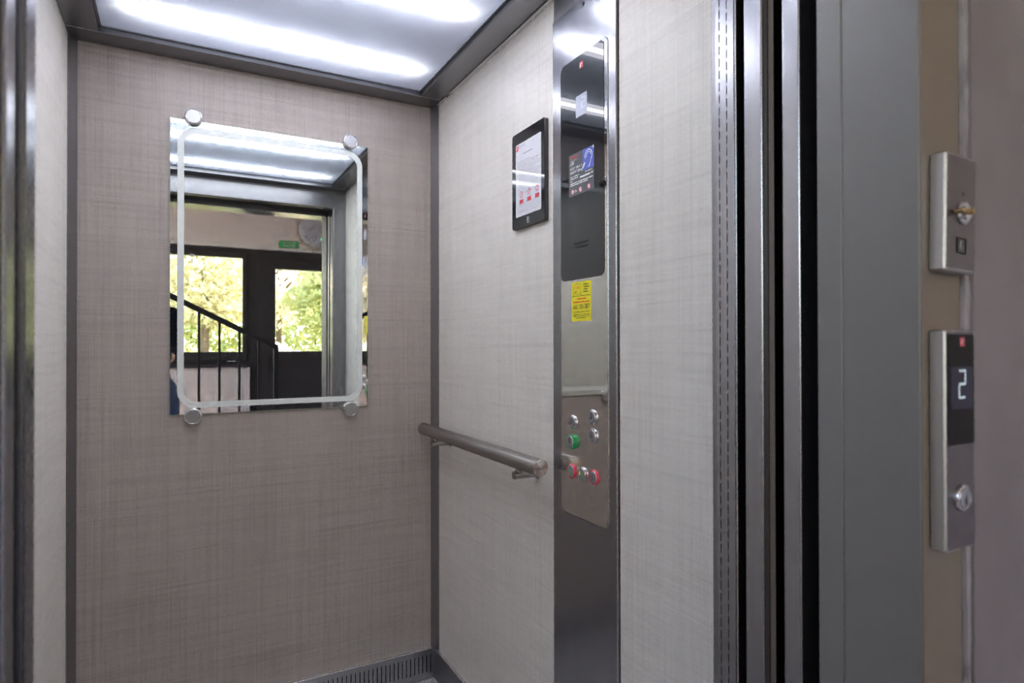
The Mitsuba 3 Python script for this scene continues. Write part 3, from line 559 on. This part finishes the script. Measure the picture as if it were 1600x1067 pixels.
# ------------------------------------------------------------------ photographer (seen in the mirror's edge)
def hull(a, ra, b, rb, seg=20):
    s1 = m3.Manifold.sphere(ra, seg).translate(list(a)); s2 = m3.Manifold.sphere(rb, seg).translate(list(b)); return m3.Manifold.batch_hull([s1, s2])
def chain(pts):
    out = m3.Manifold()
    for (a, ra), (b, rb) in zip(pts[:-1], pts[1:]): out += hull(a, ra, b, rb)
    return out
def body(man, edge=.02, it=8):
    m = man.refine_to_length(edge).to_mesh(); t = trimesh.Trimesh(m.vert_properties[:, :3], m.tri_verts)
    trimesh.smoothing.filter_taubin(t, iterations=it); return t
def ell(c, r, seg=32): return m3.Manifold.sphere(1, seg).scale(list(r)).translate(list(c))
px, py = -.205, -.44
P = lambda x, y, z: (px + x, py + y, z)
lab('person', 'person in dark top and jeans holding a camera, seen at the edge of the mirror', 'person')
torso = m3.Manifold.batch_hull([ell(P(0, 0, 1.38), (.165, .10, .09)), ell(P(0, .0, 1.12), (.135, .095, .08))]) + m3.Manifold.batch_hull([ell(P(0, 0, 1.12), (.135, .095, .08)), ell(P(0, 0, .96), (.16, .11, .09))])
neck = hull(P(0, -.005, 1.42), .058, P(0, .02, 1.53), .052)
arms_s, arms, hands = m3.Manifold(), m3.Manifold(), []
elbow = {1: P(.160, .03, 1.185), -1: P(-.20, .05, 1.17)}
wrist = {1: P(.150, .225, 1.135), -1: P(.015, .235, 1.125)}
for s in (1, -1):
    sh = P(.150 * s, 0, 1.415)
    arms_s += chain([(P(.06 * s, 0, 1.41), .065), (sh, .062), (elbow[s], .044), (tuple(np.array(elbow[s]) * .35 + np.array(wrist[s]) * .65), .037)])
    arms += chain([(elbow[s], .036), (wrist[s], .026)])
legs = m3.Manifold()
for s in (1, -1):
    legs += chain([(P(.092 * s, 0, .92), .100), (P(.155 * s, .015, .52), .064), (P(.165 * s, -.01, .10), .046)])
legs += ell(P(0, -.01, .94), (.165, .115, .095))
head_c = np.array(P(0, .045, 1.635))
head = ell(head_c, (.076, .096, .108)) + m3.Manifold.batch_hull([ell(head_c + [0, .03, -.06], (.052, .055, .05)), ell(head_c + [0, .02, 0], (.07, .07, .06))])
head += hull(head_c + [0, .090, .012], .009, head_c + [0, .112, -.022], .013)
for s in (1, -1):
    head += ell(head_c + [.078 * s, -.005, -.005], (.010, .020, .032))
    head -= ell(head_c + [.031 * s, .098, .012], (.016, .016, .010))
head += ell(head_c + [0, .088, -.055], (.024, .010, .0065))
def hand(w, d, thumb):
    """palm, four bent fingers curled forward around the camera, and a thumb"""
    w, d = np.array(w), np.array(d) / np.linalg.norm(d); sd = np.cross(d, [0, 0, 1]); sd /= np.linalg.norm(sd); upv = np.cross(sd, d)
    h = m3.Manifold.batch_hull([ell(w, (.024, .024, .024)), ell(w + d * .07 + upv * .03, (.013, .013, .013)), ell(w + d * .075 - upv * .032, (.013, .013, .013))])
    for i, (o, l) in enumerate(((.030, .070), (.010, .078), (-.011, .072), (-.031, .058))):
        b = w + d * .072 + upv * o; k1 = b + d * l * .48 + thumb * sd * .004; k2 = k1 + d * l * .22 + thumb * sd * .022; k3 = k2 + d * l * .02 + thumb * sd * .022
        h += chain([(b, .0105), (k1, .0095), (k2, .0088), (k3, .0078)])
    t0 = w + d * .025 + upv * .022; t1 = t0 + upv * .026 + d * .018 + thumb * sd * .018; t2 = t1 + d * .022 + thumb * sd * .022
    h += chain([(t0, .014), (t1, .0115), (t2, .0095)])
    return h
skin = neck + head + arms + hand(wrist[1], (-.05, .9, .1), -1) + hand(wrist[-1], (.05, .9, .1), 1)
add('person', body(skin, .010, 6), 'mat_skin', True)
k = add('person__top', body(torso + arms_s + hull(P(0, 0, 1.40), .075, P(0, .005, 1.465), .062), .018, 8), 'mat_shirt', True); lab(k, 'dark long-sleeved top')
k = add('person__jeans', body(legs, .02, 8), 'mat_jeans', True); lab(k, 'blue jeans')
for s in (1, -1):
    sm = m3.Manifold.batch_hull([ell(P(.165 * s, -.03, .055), (.045, .05, .05)), ell(P(.180 * s, .13, .035), (.045, .06, .035))])
    t = body(sm, .015, 4); t.apply_translation((0, 0, -t.bounds[0][2] + .001)); add('person__shoe', t, 'mat_shoe', True)
hair = (ell(head_c + [0, -.012, .022], (.085, .100, .100)) - m3.Manifold.cube([.4, .4, .4], True).translate(list(head_c + [0, .24, -.06]))) - m3.Manifold.cube([.4, .5, .2], True).translate(list(head_c + [0, 0, -.15]))
k = add('person__hair', body(hair, .012, 4), 'mat_hair', True); lab(k, 'short dark hair')
for s in (1, -1):
    k = add('person__eye', trimesh.creation.icosphere(2, .0115).apply_translation(head_c + [.031 * s, .0785, .012]), 'mat_print_white', True)
    add(k + '__iris', trimesh.creation.icosphere(2, .0058).apply_translation(head_c + [.031 * s, .0850, .0105]), 'mat_hair', True)
    add('person__eyebrow', body(hull(head_c + [.018 * s, .094, .031], .0035, head_c + [.046 * s, .082, .031], .003, 12), .004, 2), 'mat_hair', True)
add('person__mouth', body(hull(head_c + [-.018, .0935, -.055], .004, head_c + [.018, .0935, -.055], .004, 12) + hull(head_c + [-.01, .0955, -.058], .0045, head_c + [.01, .0955, -.058], .0045, 12), .004, 2), 'mat_lips', True)
lab('camera_body', 'black camera held by the person, seen at the edge of the mirror', 'camera')
scene['camera_body__body'] = mikit.ply(cat([cbox(-.165, -.045, -.165, -.095, 1.125, 1.215, .008), cbox(-.130, -.080, -.160, -.100, 1.21, 1.245, .010)]), 'mat_board_frame')
add('camera_body__lens', frame_at(lathe([(0, 0), (.034, 0), (.034, .03), (.037, .034), (.037, .066), (.034, .070), (.028, .068), (.02, .058), (0, .055)], 40), (-.105, -.096, 1.17), (-1, 0, 0), (0, 0, 1)), 'mat_board_frame', 30)

# ------------------------------------------------------------------ outside: lawn, trees, bushes
struct('ground', cbox(-25, 25, -40, YW2 - .2, -1.3, -.2), 'mat_lawn', 'lawn outside the landing windows')
rng = np.random.default_rng(5)
def leaves(n, c, rad, size, seed, shell=.35):
    g = np.random.default_rng(seed); d = g.normal(size=(n, 3)); d /= np.linalg.norm(d, axis=1, keepdims=True)
    r = (shell + (1 - shell) * g.random(n)) ** .6
    lump = .72 + .5 * knoise(d * 2.3 + seed * 7.1)
    p = c + d * (r * lump)[:, None] * rad
    a, b = g.normal(size=(n, 3)), g.normal(size=(n, 3)); a /= np.linalg.norm(a, axis=1, keepdims=True); b -= (a * b).sum(1, keepdims=True) * a; b /= np.linalg.norm(b, axis=1, keepdims=True)
    s = size * (.6 + .8 * g.random(n))[:, None]
    v = np.stack([p - a * s, p + b * s * .45, p + a * s, p - b * s * .45], 1).reshape(-1, 3)
    f = np.arange(n)[:, None] * 4; f = np.concatenate([np.hstack([f, f + 1, f + 2]), np.hstack([f, f + 2, f + 3])])
    return trimesh.Trimesh(v, f, process=False)
def limb(p0, p1, r0, r1, n=8):
    p0, p1 = np.array(p0, float), np.array(p1, float); d = p1 - p0; u = np.cross(d, [.3, .2, .9]); u /= np.linalg.norm(u); w = np.cross(d, u); w /= np.linalg.norm(w)
    t = np.linspace(0, 2 * np.pi, n, endpoint=False); ring = np.cos(t)[:, None] * u + np.sin(t)[:, None] * w
    v = np.vstack([p0 + ring * r0, p1 + ring * r1]); i = np.arange(n); j = (i + 1) % n
    return trimesh.Trimesh(v, np.vstack([np.c_[i, j, j + n], np.c_[i, j + n, i + n]]), process=False)
TREES = [(-2.2, -9.2, 2.2, 1.25, 'd'), (.40, -9.0, 2.5, 1.2, 'b'), (3.3, -9.4, 2.3, 1.25, 'a'), (-1.3, -12.6, 3.0, 1.5, 'c'), (2.2, -12.4, 3.0, 1.5, 'd'), (5.6, -12.6, 3.0, 1.55, 'b'), (.6, -16.5, 4.2, 2.0, 'b'), (4.7, -16.6, 4.2, 2.0, 'a')]
TL = ['tree with leaves coloured sunlit pale outside the left half of the window', 'pale yellow tree outside the window behind the stair railing', 'light green tree outside the glazed door', 'dark green tree in the second row behind the window',
      'tree with leaves coloured sunlit pale in the second row behind the glazed door', 'yellow tree in the second row at the far end of the glazed door', 'large yellow tree in the last row between window and door', 'large green tree in the last row behind the glazed door']
for i, (x, y, z, r, lf) in enumerate(TREES):
    key = 'tree' if i == 0 else f'tree_{i:03d}'
    lab(key, TL[i], 'tree', 'trees outside the landing windows')
    tr = [limb((x, y, -.22), (x + .05, y, z - .3), .10, .06)]
    for q in range(9):
        a = q * 2.4; h = z - .6 + .13 * q; e = (x + math.cos(a) * r * .75, y + math.sin(a) * r * .75, h + .55)
        tr.append(limb((x + .03, y, h - .3), e, .035, .010, 6))
    add(key + '__trunk', cat(tr), 'mat_bark', 40)
    k = add(key + '__foliage', leaves(5200, np.array([x, y, z]), np.array([r, r, r * .9]), .085, 11 + i), 'mat_leaf_' + lf); labels[k] = {'kind': 'stuff'}
BL = ['low pale bush below the left window pane', 'low green bush below the window beside the door', 'low pale bush in front of the glazed door', 'low yellow bush at the right edge of the glazed door']
for i, (x, y, r, lf) in enumerate([(-1.35, -6.6, .62, 'd'), (.05, -6.6, .62, 'a'), (1.40, -6.5, .62, 'd'), (2.75, -6.8, .62, 'b')]):
    key = 'bush' if i == 0 else f'bush_{i:03d}'
    lab(key, BL[i], 'bush', 'bushes outside the landing windows')
    add(key + '__stem', cat([limb((x, y, -.22), (x + .4 * math.cos(q * 1.3), y + .4 * math.sin(q * 1.3), .7), .02, .008, 6) for q in range(6)]), 'mat_bark', 40)
    k = add(key + '__foliage', leaves(2600, np.array([x, y, .55]), np.array([r, r, .75]), .06, 51 + i), 'mat_leaf_' + lf); labels[k] = {'kind': 'stuff'}

lab('hedge', 'tall olive green hedge at the end of the lawn behind the trees', 'hedge')
g = np.random.default_rng(77); n = 16000
p = np.c_[g.uniform(-9, 12, n), -21 + g.uniform(-.7, .7, n), -.2 + 4.2 * g.random(n)]; p[:, 2] *= .8 + .35 * knoise(np.c_[p[:, 0] * .7, np.zeros(n), np.zeros(n)])
a, b = g.normal(size=(n, 3)), g.normal(size=(n, 3)); a /= np.linalg.norm(a, axis=1, keepdims=True); b -= (a * b).sum(1, keepdims=True) * a; b /= np.linalg.norm(b, axis=1, keepdims=True)
v = np.stack([p - a * .16, p + b * .08, p + a * .16, p - b * .08], 1).reshape(-1, 3); f = np.arange(n)[:, None] * 4
k = add('hedge__foliage', trimesh.Trimesh(v, np.concatenate([np.hstack([f, f + 1, f + 2]), np.hstack([f, f + 2, f + 3])]), process=False), 'mat_leaf_a'); labels[k] = {'kind': 'stuff'}
add('hedge__stem', cat([limb((x, -21, -.22), (x + .1, -21, 2.4), .05, .02, 6) for x in np.arange(-8.5, 12, 1.1)]), 'mat_bark', 40)
